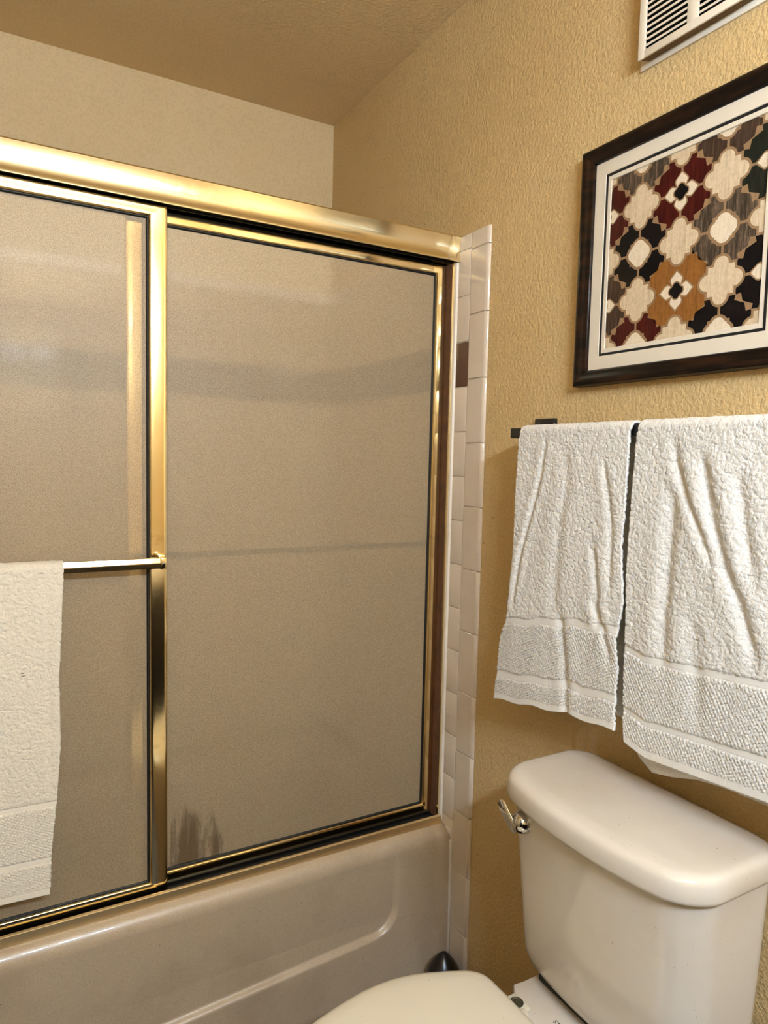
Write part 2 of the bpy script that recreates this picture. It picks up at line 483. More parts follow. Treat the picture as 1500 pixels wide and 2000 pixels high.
# ------------------------------------------------------------------ shower door track frame
fr = empty('shower_door_frame', (-.76, .09, RIM), 'polished brass track frame of the bathtub enclosure, header above and sill below the sliding panels', 'door frame')
hp = [(.0575, 1.8765), (.0590, 1.8720), (.0620, 1.862), (.0640, 1.852), (.0648, 1.842), (.0640, 1.834), (.0618, 1.828), (.0592, 1.8235), (.0592, 1.8205), (.0620, 1.8200),
      (.0655, 1.8225), (.0665, 1.868), (.139, 1.868), (.139, 1.808), (.143, 1.808), (.143, 1.880), (.060, 1.880)]
part('header_track', extrude_x(hp, XL + .001, -.0005, 3), M_BRASSSAT, fr, 'satin brass header track', angle=40)
part('header_shade_lining', join(box(XL + .002, -.001, .0668, .1388, 1.8655, 1.8679), box(XL + .002, -.001, .0885, .0905, 1.822, 1.8655)), M_GASKET, fr, 'inside of the header channel, its shade set in black', smooth=False)  # shade of the unlit channel put in as black boxes
part('end_cap', extrude_x([(y - .0012, z + (.0008 if z > 1.85 else -.0008)) for y, z in hp[:11]] + [(.072, 1.8235), (.072, 1.8800), (.060, 1.8805)], -.028, -.009, 2), M_BRASSSAT, fr, angle=40)
sp = [(.0555, .3982), (.0545, .400), (.0550, .4175), (.0575, .4195), (.0605, .4198), (.0615, .4185), (.0620, .4020), (.1210, .4020), (.1215, .4180), (.1250, .4180), (.1260, .3982)]
part('sill_track', extrude_x(sp, XL + .001, -.019, 3), M_BRASSDULL, fr, 'dull brass sill track', angle=40)
part('sill_shade_lining', join(box(XL + .002, -.0195, .0622, .1208, .4021, .4032), box(XL + .002, -.0195, .0621, .0629, .4032, .4178)), M_GASKET, fr, 'black lining added in the sill channel to darken the rail reflection', smooth=False)  # black lining added so the bottom rail mirrors dark
part('added_jamb_strip', box(-.0200, -.0186, .0785, .1180, .404, 1.8185), M_ADDEDSTRIP, fr, 'brown strip added along the jamb to darken the stile reflection', smooth=False)  # strip added so the polished stile mirrors something dark
jp = [(-.0005, .0760), (-.0165, .0745), (-.0185, .0765), (-.0185, .0860), (-.0165, .0870), (-.0165, .118), (-.0185, .119), (-.0185, .136), (-.0005, .136)]
part('wall_jamb', loft([[(x, y, z) for x, y in jp] for z in (.400, 1.8195)]), M_BRASS, fr, angle=40)
part('wall_jamb', loft([[(XL * 1.0 - x, y, z) for x, y in jp] for z in (.400, 1.8195)]), M_BRASS, fr, angle=40)
part('caulk_bead', loft([[(-.008, .0655, z), (-.0125, .0685, z), (-.0135, .0745, z), (-.008, .0755, z)] for z in (.400, 1.8195)]), M_CAULK, fr, 'white caulk bead beside the jamb')

def door_panel(name, label, x0, x1, z0, z1, yf, bar_y, bar_side, widths=(.036, .036, .027), group=None):
    root = empty(name, ((x0 + x1) / 2, yf, z0), label, 'shower door', group)
    # profile: (fraction from outer to inner edge, depth towards -y)
    P = [(0, -.012), (0, .0055), (.03, .0072), (.09, .0079), (.20, .00820), (.35, .00825), (.52, .00815), (.68, .0080), (.82, .0078), (.90, .0071), (.95, .0052), (.98, .0030), (1.0, .0022), (1.0, -.012)]
    wl, wx, wz = widths
    cx = [(x0, z0, 1, 1), (x1, z0, -1, 1), (x1, z1, -1, -1), (x0, z1, 1, -1)]
    def ring(c):
        return [(c[0] + c[2] * u * (wl if c[2] > 0 else wx), yf - d, c[1] + c[3] * u * wz) for u, d in P]
    for i, nm in ((0, 'bottom_rail'), (1, 'stile'), (2, 'top_rail'), (3, 'stile')):
        a, b = cx[i], cx[(i + 1) % 4]
        if nm == 'bottom_rail':   # leans back slightly towards its top edge
            keep = P; P = [(u, d if (u < .02 or u > .93) else d + .0004 - .0008 * u) for u, d in P]
            part(nm, loft([ring(a), ring(b)]), M_BRASS, root, angle=32); P = keep
        else: part(nm, loft([ring(a), ring(b)]), M_BRASS, root, angle=32)
    # black glazing gasket just inside the frame
    gi = .0042
    G = [(0, .0030), (.5, .0034), (1, .001), (1, -.004), (0, -.004)]
    c2 = [(x0 + wl, z0 + wz, 1, 1), (x1 - wx, z0 + wz, -1, 1), (x1 - wx, z1 - wz, -1, -1), (x0 + wl, z1 - wz, 1, -1)]
    gs = []
    for i in range(4):
        a, b = c2[i], c2[(i + 1) % 4]
        rg = lambda c: [(c[0] + c[2] * u * gi, yf - d, c[1] + c[3] * u * gi) for u, d in G]
        gs.append(loft([rg(a), rg(b)]))
    part('gasket', join(*gs), M_GASKET, root, 'thin black glazing gasket')
    part('glass_pane', box(x0 + wl, x1 - wx, yf + .0005, yf + .0040, z0 + wz, z1 - wz), None, root, 'frosted glass pane', smooth=False, mats=[M_GLASS, M_CLEAR], fmat=[1, 1, 0, 1, 1, 1])
    # towel bar
    bx0, bx1 = x0 + .018, x1 - .018
    s = bar_side
    h = .0105 if s < 0 else .0060
    mbar = M_BRASS if s < 0 else M_BRASSDARK
    prof = [(-.0065, -h), (.0065, -h), (.0080, -h + .002), (.0085, -.001), (.0070, .0005), (.0045, h - .001), (.003, h), (-.0045, h), (-.0065, h - .002)]
    bar = part('towel_rail', loft([[(x, bar_y + s * d, 1.1165 + z) for d, z in prof] for x in (bx0 + .004, bx1 - .004)]), mbar, root, angle=25)
    for bx in (bx0, bx1):
        g = join(box(bx - .0075, bx + .0075, min(yf + s * .006, bar_y + s * .004), max(yf + s * .006, bar_y + s * .004), 1.106, 1.133, .002),
                 box(bx - .004, bx + .0095, bar_y - .010, bar_y + .010, 1.1035, 1.1285, .003))
        br = part('bracket', g, mbar, root)
        sc = part('screw', lathe((bx + .003, bar_y + s * .0095, 1.116), (0, s, 0), [(0, .0045), (.0018, .0040), (.0022, .002)], 12), M_CHROME, None)
        sc.parent = br
    return root
front_panel = door_panel('sliding_door_panel', 'front sliding shower door panel of frosted glass in brass, with a cream towel on its rail', -1.50, -.706, .408, 1.8235, .083, .047, -1)
back_panel = door_panel('sliding_door_panel', 'rear sliding shower door panel of frosted glass in brass, next to the white tile strip', -.781, -.0205, .408, 1.8215, .108, .142, 1, (.040, .0275, .027))

# ------------------------------------------------------------------ toilet
TY = -.62
def outline(hw_f, hw_b, xf, xb, bow, rf, rb):
    """D shape seen from above, front towards -x"""
    p = round_poly([(xb, TY - hw_b), (xb, TY + hw_b), (xf, TY + hw_f), (xf, TY - hw_f)], [rb, rb, rf, rf], 10)
    out = []
    # subdivide straight front so that it can bow
    n = len(p)
    for i in range(n):
        a, b = p[i], p[(i + 1) % n]
        d = math.hypot(b[0] - a[0], b[1] - a[1])
        k = max(1, int(d / .012))
        for q in range(k): out.append((a[0] + (b[0] - a[0]) * q / k, a[1] + (b[1] - a[1]) * q / k))
    res = []
    for x, y in out:
        w = max(0.0, min(1.0, (xb - x) / (xb - xf)))
        res.append((x - bow * w * (1 - ((y - TY) / hw_f) ** 2), y))
    return res
def resample(p, n):
    L = [0]
    for i in range(len(p)):
        a, b = p[i], p[(i + 1) % len(p)]; L.append(L[-1] + math.hypot(b[0] - a[0], b[1] - a[1]))
    T = L[-1]; xs_ = [q[0] for q in p] + [p[0][0]]; ys_ = [q[1] for q in p] + [p[0][1]]
    t = [T * i / n for i in range(n)]
    return list(zip(np.interp(t, L, xs_), np.interp(t, L, ys_)))
def level(o, z): return [(x, y, z) for x, y in o]
def inset(o, d, cx):
    return [(cx + (x - cx) * (1 - d / .11), TY + (y - TY) * (1 - d / .2)) for x, y in o]
toilet = empty('toilet', (-.40, TY, 0), 'cream porcelain toilet with closed lid, between the bathtub and the hanging towels', 'toilet')
LO = outline(.206, .206, -.226, -.022, .034, .055, .045)
CXL = -.13
lid_rings = [level(inset(LO, .012, CXL), .7445), level(inset(LO, .004, CXL), .7450), level(inset(LO, .0005, CXL), .7475), level(LO, .752), level(inset(LO, -.0008, CXL), .760), level(inset(LO, .0006, CXL), .7740),
             level(inset(LO, .0022, CXL), .7790), level(inset(LO, .0055, CXL), .7830), level(inset(LO, .0095, CXL), .7850), level(inset(LO, .015, CXL), .7858), level(inset(LO, .035, CXL), .7858), level(inset(LO, .07, CXL), .7852)]
part('tank_lid', loft(lid_rings), M_PORC, toilet, angle=60)
rings = []
N_T = None
for k in range(22):
    t = k / 21
    z = .432 + (.746 - .432) * t
    hw = .176 + .018 * t ** 0.8; xf = -.192 - .022 * t
    xb = -.026
    if z < .432 + .035:
        q = 1 - (z - .432) / .035; s = .030 * (1 - math.sqrt(max(0, 1 - q * q)))
    else: s = 0
    o = resample(outline(hw, hw, xf, xb, .020 + .008 * t, .050, .030), 160)
    rings.append(level([(CXL + (x - CXL) * (1 - s / .10), TY + (y - TY) * (1 - s / .18)) for x, y in o], z))
part('tank', loft(rings), M_PORC, toilet, angle=60)
# bowl with the deck that carries the tank
def bowl_ring(z, hwd, hwb, xfront, xback, s=1.0):
    pts = []
    n = 72
    for i in range(n):
        a = 2 * math.pi * i / n
        c, sn = math.cos(a), math.sin(a)
        x = (xfront + xback) / 2 - (xback - xfront) / 2 * c
        # width: round bowl in front, narrow deck at the back
        u = (x - xfront) / (xback - xfront)
        bowl = math.sqrt(max(0, 1 - ((x + .50) / .245) ** 2)) * hwb if abs(x + .50) < .245 else 0
        deck = hwd * (1 - max(0, (abs(sn) < .0)))
        if x > -.50: w = max(bowl, hwd)
        else: w = bowl
        if x > xback - .02: w *= math.sqrt(max(0, 1 - ((x - xback + .02) / .021) ** 2)) * .3 + .7
        pts.append((x, TY + w * (1 if sn >= 0 else -1) * (1 if abs(sn) > 1e-6 else 0), z))
    return pts
def deck_poly(hwd, hwb, xf, xb, z, k=1.0):
    right = [(xb, .0), (xb, hwd - .02), (xb - .006, hwd - .006), (xb - .02, hwd), (-.16, hwd), (-.215, hwd), (-.235, hwd + .002)]
    cx, rx = -.49, -.49 - xf
    for i in range(25):
        a = math.radians(28 + (180 - 28) * i / 24)
        right.append((cx + (rx if a > math.pi / 2 else .245) * math.cos(a), hwb * math.sin(a)))
    left = [(x, -y) for x, y in reversed(right[1:-1])]
    return [(x, TY + y, z) for x, y in right + left]
br = [deck_poly(.09, .10, -.62, -.05, .001), deck_poly(.09, .10, -.62, -.05, .05), deck_poly(.085, .105, -.63, -.05, .15), deck_poly(.10, .14, -.68, -.05, .26),
      deck_poly(.125, .172, -.725, -.045, .35), deck_poly(.132, .181, -.737, -.04, .39), deck_poly(.133, .182, -.738, -.038, .412), deck_poly(.131, .180, -.736, -.040, .418), deck_poly(.127, .176, -.732, -.044, .4205)]
part('bowl', loft(br), M_PORC, toilet, angle=50)
part('tank_gasket', box(-.19, -.06, TY - .12, TY + .12, .420, .434, .003), M_GASKET, toilet, 'black tank gasket')
# seat lid outline from the photo, mirrored
half = [(-.291, .0), (-.291, .06), (-.292, .10), (-.2935, .128), (-.300, .145), (-.314, .158), (-.342, .172), (-.377, .187), (-.412, .198), (-.447, .204), (-.480, .2045), (-.510, .202), (-.558, .193), (-.608, .179), (-.655, .158), (-.700, .128), (-.730, .092), (-.746, .050), (-.751, .0)]
def smooth_closed(pts, sub=4):
    n = len(pts); out = []
    for i in range(n):
        p0, p1, p2, p3 = [np.array(pts[(i + k - 1) % n]) for k in range(4)]
        for s in range(sub):
            t = s / sub
            out.append(tuple(0.5 * (2 * p1 + (p2 - p0) * t + (2 * p0 - 5 * p1 + 4 * p2 - p3) * t * t + (3 * p1 - p0 - 3 * p2 + p3) * t ** 3)))
    return out
so = smooth_closed(half + [(x, -y) for x, y in reversed(half[1:-1])])
def seat_ring(d, z):
    cx = -.51
    return [(cx + (x - cx) * (1 - d / .22), TY + y * (1 - d / .20), z) for x, y in so]
part('seat_lid', loft([seat_ring(.004, .4405), seat_ring(0, .443), seat_ring(-.0005, .4495), seat_ring(.0015, .4560), seat_ring(.0055, .4600), seat_ring(.013, .4625), seat_ring(.03, .4640), seat_ring(.07, .4655), seat_ring(.13, .4662)]), M_SEAT, toilet, angle=60)
def seat_hole(d, z):
    return [(-.50 + .155 * math.cos(a) * d, TY + .115 * math.sin(a) * d, z) for a in [2 * math.pi * i / len(so) for i in range(len(so))]]
ringo = [seat_ring(.010, .4215), seat_ring(.006, .424), seat_ring(.006, .434), seat_ring(.012, .4395)]
part('seat', loft(ringo), M_SEAT, toilet, angle=60)
for s in (1, -1):
    y = TY + s * .089
    h = part('hinge', join(box(-.292, -.2515, y - .020, y + .020, .4206, .4285, .003), box(-.300, -.268, y - .034 * 1 - (.0 if s > 0 else 0), y - .018, .4206, .436, .003) if s > 0 else box(-.300, -.268, y + .018, y + .034, .4206, .436, .003)), M_SEAT, toilet)
    bc = part('bolt_cap', lathe((-.2655, y, .4280), (0, 0, 1), [(0, .0115), (.0018, .0115), (.0022, .0095), (.0012, .008), (.0016, .003)], 20), M_DULLBOLT, None, 'dull grey bolt')
    bc.parent = h
# flush lever at the front left of the tank
hd = part('flush_handle', lathe((-.2140, -.4890, .7135), (-1, .08, .0), [(-.004, .0190), (.004, .0200), (.016, .0196), (.025, .0172), (.031, .0120), (.034, .004)], 28), M_CHROME, toilet, 'chrome flush handle')
lv = []
for k in range(11):
    t = k / 10
    c = Vector((-.2440, -.4900, .7000)).lerp(Vector((-.2440, -.4480, .7380)), t)
    c.x += -.004 * math.sin(t * 2.2)
    d = Vector((0, .0485, .0405)).normalized(); w = Vector((0, -d.z, d.y)); nrm = Vector((-1, 0, 0))
    hw = .0095 + .0020 * t if t < .95 else .008; th = .0040
    if k == 0: hw *= .6
    lv.append([tuple(c + w * hw * math.cos(a) + nrm * th * math.sin(a)) for a in [2 * math.pi * i / 14 for i in range(14)]])
part('flush_lever', loft(lv), M_CHROME, None).parent = hd
# maker's lettering on the deck
cu = bpy.data.curves.new('deck_lettering', 'FONT'); cu.body = 'STERLING'; cu.size = .0108; cu.extrude = .0001; cu.align_x = 'LEFT'
tmp = bpy.data.objects.new('lettering_source', cu); COL.objects.link(tmp)
tm = bpy.data.meshes.new_from_object(tmp.evaluated_get(bpy.context.evaluated_depsgraph_get()))
bpy.data.objects.remove(tmp)
txt = bpy.data.objects.new('deck_lettering', tm); COL.objects.link(txt)
txt.matrix_basis = Matrix(((0, 1, 0, -.2330), (-1, 0, 0, -.583), (0, 0, 1, .4208), (0, 0, 0, 1)))
tm.materials.clear(); tm.materials.append(M_PRINTDARK)
txt.parent = toilet; txt.matrix_parent_inverse = Matrix.Translation(-Vector(toilet.location)); txt['label'] = 'small dark printed lettering'

# ------------------------------------------------------------------ small dark container in the corner
bin_ = empty('domed_container', (-.064, -.030, 0), 'small black domed container in the corner between bathtub and tiled wall', 'container')
part('container_body', lathe((-.060, -.034, 0), (0, 0, 1), [(.001, .036), (.02, .040), (.055, .041), (.060, .040)], 32), M_RUBBER, bin_)
part('container_lid', lathe((-.060, -.034, 0), (0, 0, 1), [(.060, .042), (.066, .042), (.080, .037), (.094, .028), (.106, .018), (.116, .008), (.119, .002)], 32), M_RUBBER, bin_)

# ------------------------------------------------------------------ framed picture
PY, PZ = -.567, 1.7045
pic = empty('framed_picture', (0, PY, PZ - .2215), 'dark wood framed print of cream quatrefoils on red, black and ochre, above the towels', 'picture')
def rect_frame(hw0, hh0, prof, mat, nm, lab=None):
    """prof: (inset from outer edge, x)"""
    out = []
    cs = [(-1, -1), (1, -1), (1, 1), (-1, 1)]
    for i in range(4):
        a, b = cs[i], cs[(i + 1) % 4]
        rg = lambda c: [(x, PY + c[0] * (hw0 - u), PZ + c[1] * (hh0 - u)) for u, x in prof]
        out.append(loft([rg(a), rg(b)]))
    return out
for nm, g in zip(('frame_rail', 'frame_stile', 'frame_rail', 'frame_stile'), rect_frame(.2180, .2215, [(0, -.001), (0, -.017), (.002, -.0215), (.006, -.0235), (.012, -.0225), (.017, -.0190), (.022, -.0178), (.0265, -.0172), (.029, -.0150), (.0300, -.0125), (.0305, -.006), (.0305, -.001)], M_FRAME, 'x')):
    part(nm, g, M_FRAME, pic, angle=50)
def flat_frame(name, h0, w, x, th, mat, lab=None):
    (a, b) = h0
    gs = rect_frame(a, b, [(0, x + th), (0, x), (w - th * .8, x), (w, x + th)], mat, name)
    return part(name, join(*gs), mat, pic, lab, smooth=False)
part('glazing', box(-.0128, -.0124, PY - .188, PY + .188, PZ - .192, PZ + .192), M_GLAZE, pic, 'clear picture glass', smooth=False)
flat_frame('mat_board', (.1895, .193), .0262, -.0112, .0012, M_MAT, 'wide white mat board')
flat_frame('mat_line', (.1645, .168), .0062, -.0101, .0008, M_MATBLACK, 'black mat line')
flat_frame('inner_mat', (.1590, .1625), .0085, -.0095, .0012, M_MAT, 'narrow white inner mat')
# the print: flat ink shapes
AV, AF, AM = [], [], []
pm = list(PRINT.keys())
def ink(pts, lay, key):
    for ax, lim, sg in ((0, -.400, 1), (0, -.734, -1), (1, 1.8745, 1), (1, 1.5345, -1)):
        res = []
        for i in range(len(pts)):
            a, b = pts[i - 1], pts[i]; da, db = sg * (lim - a[ax]), sg * (lim - b[ax])
            if (da >= 0) != (db >= 0):
                t = da / (da - db); res.append((a[0] + (b[0] - a[0]) * t, a[1] + (b[1] - a[1]) * t))
            if db >= 0: res.append(b)
        pts = res
        if len(pts) < 3: return
    k = len(AV)
    for y, z in pts: AV.append((-.0068 - lay * .00012, y, z))
    AF.append(tuple(range(k, k + len(pts)))); AM.append(pm.index(key))
def star(cy, cz, shapes, lay, key, n=96, off=0.0):
    pts = []
    for i in range(n):
        t = 2 * math.pi * i / n; c, s = math.cos(t), math.sin(t); r = 0
        for sh in shapes:
            if sh[0] == 'sq': r = max(r, (sh[1] + off) / max(abs(c), abs(s)))
            else:
                _, dy, dz, R = sh; R += off
                b = c * dy + s * dz; q = b * b - (dy * dy + dz * dz - R * R)
                if q > 0: r = max(r, b + math.sqrt(q))
        pts.append((cy + r * c, cz + r * s))
    ink(pts, lay, key)
def lobes(d, R): return [('c', d, 0, R), ('c', -d, 0, R), ('c', 0, d, R), ('c', 0, -d, R)]
U, VZ = .0822, .0812
gy = [-.567 + U * (2 - c) for c in range(5)]
gz = [1.7095 + VZ * (2 - k) for k in range(5)]
ink([(-.40, 1.54), (-.734, 1.54), (-.734, 1.875), (-.40, 1.875)], 0, 'tan')
cellcol = {(2, 1): 'red', (1, 2): 'black', (3, 2): 'grey', (2, 3): 'ochre', (0, 1): 'red', (0, 3): 'brown', (1, 4): 'red', (3, 4): 'black', (4, 3): 'black', (4, 1): 'green', (1, 0): 'grey', (3, 0): 'brown'}
for (c, k), key in cellcol.items():
    y, z = gy[c], gz[k]
    e = .0800
    if key == 'ochre':
        ink([(y + .0875, z), (y, z + .0865), (y - .0875, z), (y, z - .0865)], 1, key); continue
    g = .0022
    for sy in (1, -1):
        for sz in (1, -1):
            a = e - g * 1.6
            # petal with a notched outer edge, like the pointed lattice of the print
            pts = [(g, g), (a, g), (a * .80, a * .20 - .001), (a * .70, a * .36), (a * .60, a * .335), (a * .56, a * .56 - .004), (a * .335, a * .60), (a * .36, a * .70), (a * .20 - .001, a * .80), (g, a)]
            pts = [(y + sy * p, z + sz * q) for p, q in pts]
            ink(pts, 1, key)
for c in range(5):
    for k in range(5):
        y, z = gy[c], gz[k]
        if (c + k) % 2 == 0:
            sh = [('sq', .0232)] + lobes(.0248, .0128)
            star(y, z, sh, 3, 'tan', off=.0040)
            star(y, z, sh, 4, 'cream')
        elif c % 2 == 1:
            sh = [('sq', .0150)] + lobes(.0105, .0128)
            star(y, z, sh, 3, 'tan', off=.0048); star(y, z, sh, 4, 'cream2')
        else:
            t = 'tan'
            for sy, sz in ((1, 0), (-1, 0), (0, 1), (0, -1)):
                def petal(o, lay, key):
                    r0, r1, w = .010, .0315 + o * 1.5, .0112 + o
                    base = [(r0, -w * .75), (.0175, -w * 1.0), (.0215, -w * .92), (r1, 0), (.0215, w * .92), (.0175, w * 1.0), (r0, w * .75)]
                    ink([(y + (a * sy - b * sz), z + (a * sz + b * sy)) for a, b in base], lay, key)
                petal(.0028, 3, t if cellcol.get((c, k)) != 'ochre' else 'tan'); petal(0, 4, 'cream2')
            sh = [('sq', .0080)] + lobes(.0072, .0062)
            star(y, z, sh, 5, 'tan', off=.0022); star(y, z, sh, 6, 'black')
art = obj('art_print', AV, AF, None, smooth=False, mats=[PRINT[k] for k in pm], fmat=AM)
child(art, pic); art['label'] = 'printed pattern of cream quatrefoils'

# ------------------------------------------------------------------ vent grille
vent = empty('vent_grille', (0, -.586, 2.03), 'white louvred vent grille near the ceiling above the picture', 'vent')
M_VENT = m_simple('vent_enamel', rgb(226, 211, 188), 0.35, var=0.05)
VY0, VY1, VZ0, VZ1 = -.4785, -.6935, 2.0335, 2.290
part('flange', box(-.0042, -.0002, VY0 + .0135, VY1 - .006, VZ0 - .006, VZ1 + .006, .001), M_VENT, vent)
part('duct', box(-.0155, -.0042, VY0 - .006, VY1 + .006, VZ0 + .006, VZ1 - .006), M_GASKET, vent, 'dark recess behind the slats', smooth=False)
g = [box(-.0275, -.0235, VY0, VY0 - .0145, VZ0, VZ1, .0012), box(-.0275, -.0235, VY1 + .0145, VY1, VZ0, VZ1, .0012),
     box(-.0275, -.0235, VY0 - .013, VY1 + .013, VZ0, VZ0 + .0135, .0012), box(-.0275, -.0235, VY0 - .013, VY1 + .013, VZ1 - .0135, VZ1, .0012),
     box(-.0272, -.0237, -.5755, -.5965, VZ0 + .012, VZ1 - .012, .0010)]
part('face_frame', join(*g), M_VENT, vent)
M_VENTSHADE = m_simple('vent_skirt_shade', rgb(118, 94, 62), 0.9, var=0.35, scale=160, bump=0.3)  # shade of the vent underside, put into the skirt colour
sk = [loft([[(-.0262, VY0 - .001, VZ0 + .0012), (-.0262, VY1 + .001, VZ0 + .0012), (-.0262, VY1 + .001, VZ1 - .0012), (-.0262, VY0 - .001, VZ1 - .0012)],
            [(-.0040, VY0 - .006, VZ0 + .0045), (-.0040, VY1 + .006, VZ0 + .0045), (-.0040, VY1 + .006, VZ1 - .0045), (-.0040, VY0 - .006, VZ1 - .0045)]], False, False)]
part('shaded_skirt', sk[0], M_VENTSHADE, vent, 'vent skirt with its shade painted brown', smooth=False)
for (a, b) in ((-.4925, -.5760), (-.5960, -.6795)):
    z = VZ0 + .0150
    first = None
    while z < VZ1 - .018:
        sv = [(-.0265, a, z + .0026), (-.0265, b, z + .0026), (-.0265, b, z + .0066), (-.0265, a, z + .0066),
              (-.0185, a, z + .0075), (-.0185, b, z + .0075), (-.0185, b, z + .0100), (-.0185, a, z + .0100)]
        part('slat', (sv, [(0, 3, 2, 1), (4, 5, 6, 7), (0, 1, 5, 4), (3, 7, 6, 2), (0, 4, 7, 3), (1, 2, 6, 5)]), M_VENT, vent, smooth=False)
        z += .00975

# ------------------------------------------------------------------ wall towel bar
tb = empty('towel_bar', (0, -.60, 1.393), 'black square towel bar on the wall, carrying two white towels below the picture', 'towel bar')
part('rail', box(-.0875, -.0675, -.2475, -.965, 1.3825, 1.4025, .001), M_BLACK, tb)
for y in (-.262, -.95):
    m = part('mount', box(-.011, -.0005, y + .029, y - .029, 1.372, 1.4255, .0015), M_BLACK, tb)
    part('post', box(-.0690, -.0100, y + .010, y - .010, 1.3830, 1.4020, .001), M_BLACK, None).parent = m

# ------------------------------------------------------------------ towels
def polyval(path, z):
    zs_ = [p[1] for p in path][::-1]; ys_ = [p[0] for p in path][::-1]
    return np.interp(z, zs_, ys_)
def make_towel(name, label, mat, mapper, width, lf, lb, barh, folds, soft, seed, edge_fn, bottom_fn, step=.0016, group=None, thick=.0050, flare=0.0, bands=((.163, .180), (.045, .063)), backbottom=None):
    """s across (0..1), t along: front bottom (0) -> bar -> back bottom. mapper(w, z, out) -> xyz
       edge_fn(z)->(w at s=0, w at s=1); bottom_fn(s)->z of the front hem; folds: list of (path, depth, width)"""
    nS = int(width / step) + 1
    ztop = barh
    Rb = .0135                                    # half thickness of what it hangs over
    nF = int(lf / step) + 1
    s = np.linspace(0, 1, nS)
    # front rows
    tf = np.linspace(0, 1, nF)
    S_, T_ = np.meshgrid(s, tf)
    zb = bottom_fn(S_)
    z = zb + (ztop - zb) * T_
    l, r = edge_fn(z)
    jit = .0016 * vnoise(z * 260 + seed, seed * 3.1 + 0 * z)
    jit2 = .0016 * vnoise(z * 260 + seed + 40, seed * 5.1 + 0 * z)
    w = (l + jit) + (r + jit2 - l - jit) * S_
    d = z - zb                                    # distance above the hem
    ww = w + .006 * vnoise(w * 60, z * 60 + seed); zz_ = z + .006 * vnoise(w * 60 + 31, z * 60 + seed)
    rid = lambda q: .5 - np.abs(q) * 2.4
    terry = rid(vnoise(ww * 170 + zz_ * 40 + seed, zz_ * 210 - ww * 30)) + .8 * vnoise(w * 340 + z * 90, z * 420 - w * 70 + seed)
    waf = np.sin(w * 820 + z * 260 + 3 * vnoise(w * 30, z * 30)) * np.sin(z * 900 - w * 160 + 3 * vnoise(w * 25, z * 25 + 9)) * .55 + .5 * vnoise(w * 300, z * 300)
    b1, b2 = bands
    tex = .0015 * terry
    inner = ((d > b2[1]) & (d < b1[0])) | ((d > .013) & (d < b2[0]))
    tex = np.where(inner, .0026 * waf, tex)
    flat = ((d >= b1[0]) & (d <= b1[1])) | ((d >= b2[0]) & (d <= b2[1]))
    tex = np.where(flat, -.0020, tex)
    tex = np.where(d <= .013, -.0006 + .0004 * vnoise(w * 400, z * 10), tex)
    out = Rb * np.ones_like(z) + .0025 + flare * (1 - T_) ** 1.5
    amp = np.clip((ztop - z) / .06, 0, 1)
    for path, dep, wid in folds:
        cy = polyval(path, z); zt = path[0][1]; zl = path[-1][1]
        fade = np.clip((zt + .02 - z) / .03, 0, 1) * np.clip((z - zl + .03) / .05, 0, 1)
        q = (w - cy) / wid
        out = out + .85 * dep * fade * amp * (-np.exp(-q * q) + .30 * np.exp(-((q - 2.2) / 1.6) ** 2) + .30 * np.exp(-((q + 2.2) / 1.6) ** 2))
    out = out + soft * amp * (vnoise(w * 11 + seed, z * 2.2) * 1.8 + .5 * vnoise(w * 24 + seed, z * 5.0 + 5))
    out = np.maximum(out, Rb * .6)
    out = out + tex
    P = [mapper(w, z, out)]
    pile = [np.where(flat | (d <= .013), 0.0, 1.0)]
    # over the bar
    nA = 14
    a = np.linspace(0, np.pi, nA)[1:-1]
    SA, AA = np.meshgrid(s, a)
    l, r = edge_fn(np.full_like(SA, ztop))
    wA = l + (r - l) * SA
    tx = .0014 * (vnoise(wA * 150 + seed, AA * 6) + .7 * vnoise(wA * 320, AA * 12 + seed))
    P.append(mapper(wA, ztop + (Rb * .85 + tx) * np.sin(AA), (Rb + .0025 + tx) * np.cos(AA)))
    # back rows
    nB = max(8, int(lb / .008))
    tb_ = np.linspace(0, 1, nB)
    SB, TB = np.meshgrid(s, tb_)
    bb = backbottom(SB) if backbottom is not None else np.full_like(SB, ztop - lb)
    zB = ztop + (bb - ztop) * TB
    l, r = edge_fn(zB); l = l + .003; 
    wB = l + (r - l) * SB
    P.append(mapper(wB, zB, -(Rb + .0015) * np.ones_like(zB) * (1 - .2 * TB) + .0015 * vnoise(wB * 20, zB * 9)))
    pile += [np.ones_like(wA), np.ones_like(wB)]
    A = np.concatenate([p.reshape(-1, nS, 3) for p in P], 0)
    nr = A.shape[0]
    idx = np.arange(nr * nS).reshape(nr, nS)
    F = np.stack([idx[:-1, :-1], idx[:-1, 1:], idx[1:, 1:], idx[1:, :-1]], -1).reshape(-1, 4)
    me = bpy.data.meshes.new(name)
    me.vertices.add(nr * nS); me.vertices.foreach_set('co', A.reshape(-1).astype(np.float32))
    me.loops.add(F.size); me.loops.foreach_set('vertex_index', F.reshape(-1).astype(np.int32))
    me.polygons.add(len(F)); me.polygons.foreach_set('loop_start', np.arange(0, F.size, 4, dtype=np.int32))
    me.update(calc_edges=True); me.validate()
    me.polygons.foreach_set('use_smooth', np.ones(len(me.polygons), bool))
    at = me.attributes.new('pile', 'FLOAT', 'POINT'); at.data.foreach_set('value', np.concatenate([q.reshape(-1) for q in pile]).astype(np.float32))
    me.materials.append(mat)
    o = bpy.data.objects.new(name, me); COL.objects.link(o)
    so_ = o.modifiers.new('thickness', 'SOLIDIFY'); so_.thickness = thick; so_.offset = 0.0
    tag(o, label, 'towel', group)
    return o
BX = -.0775
wallmap = lambda w, z, out: np.stack([BX - out, w, z], -1)
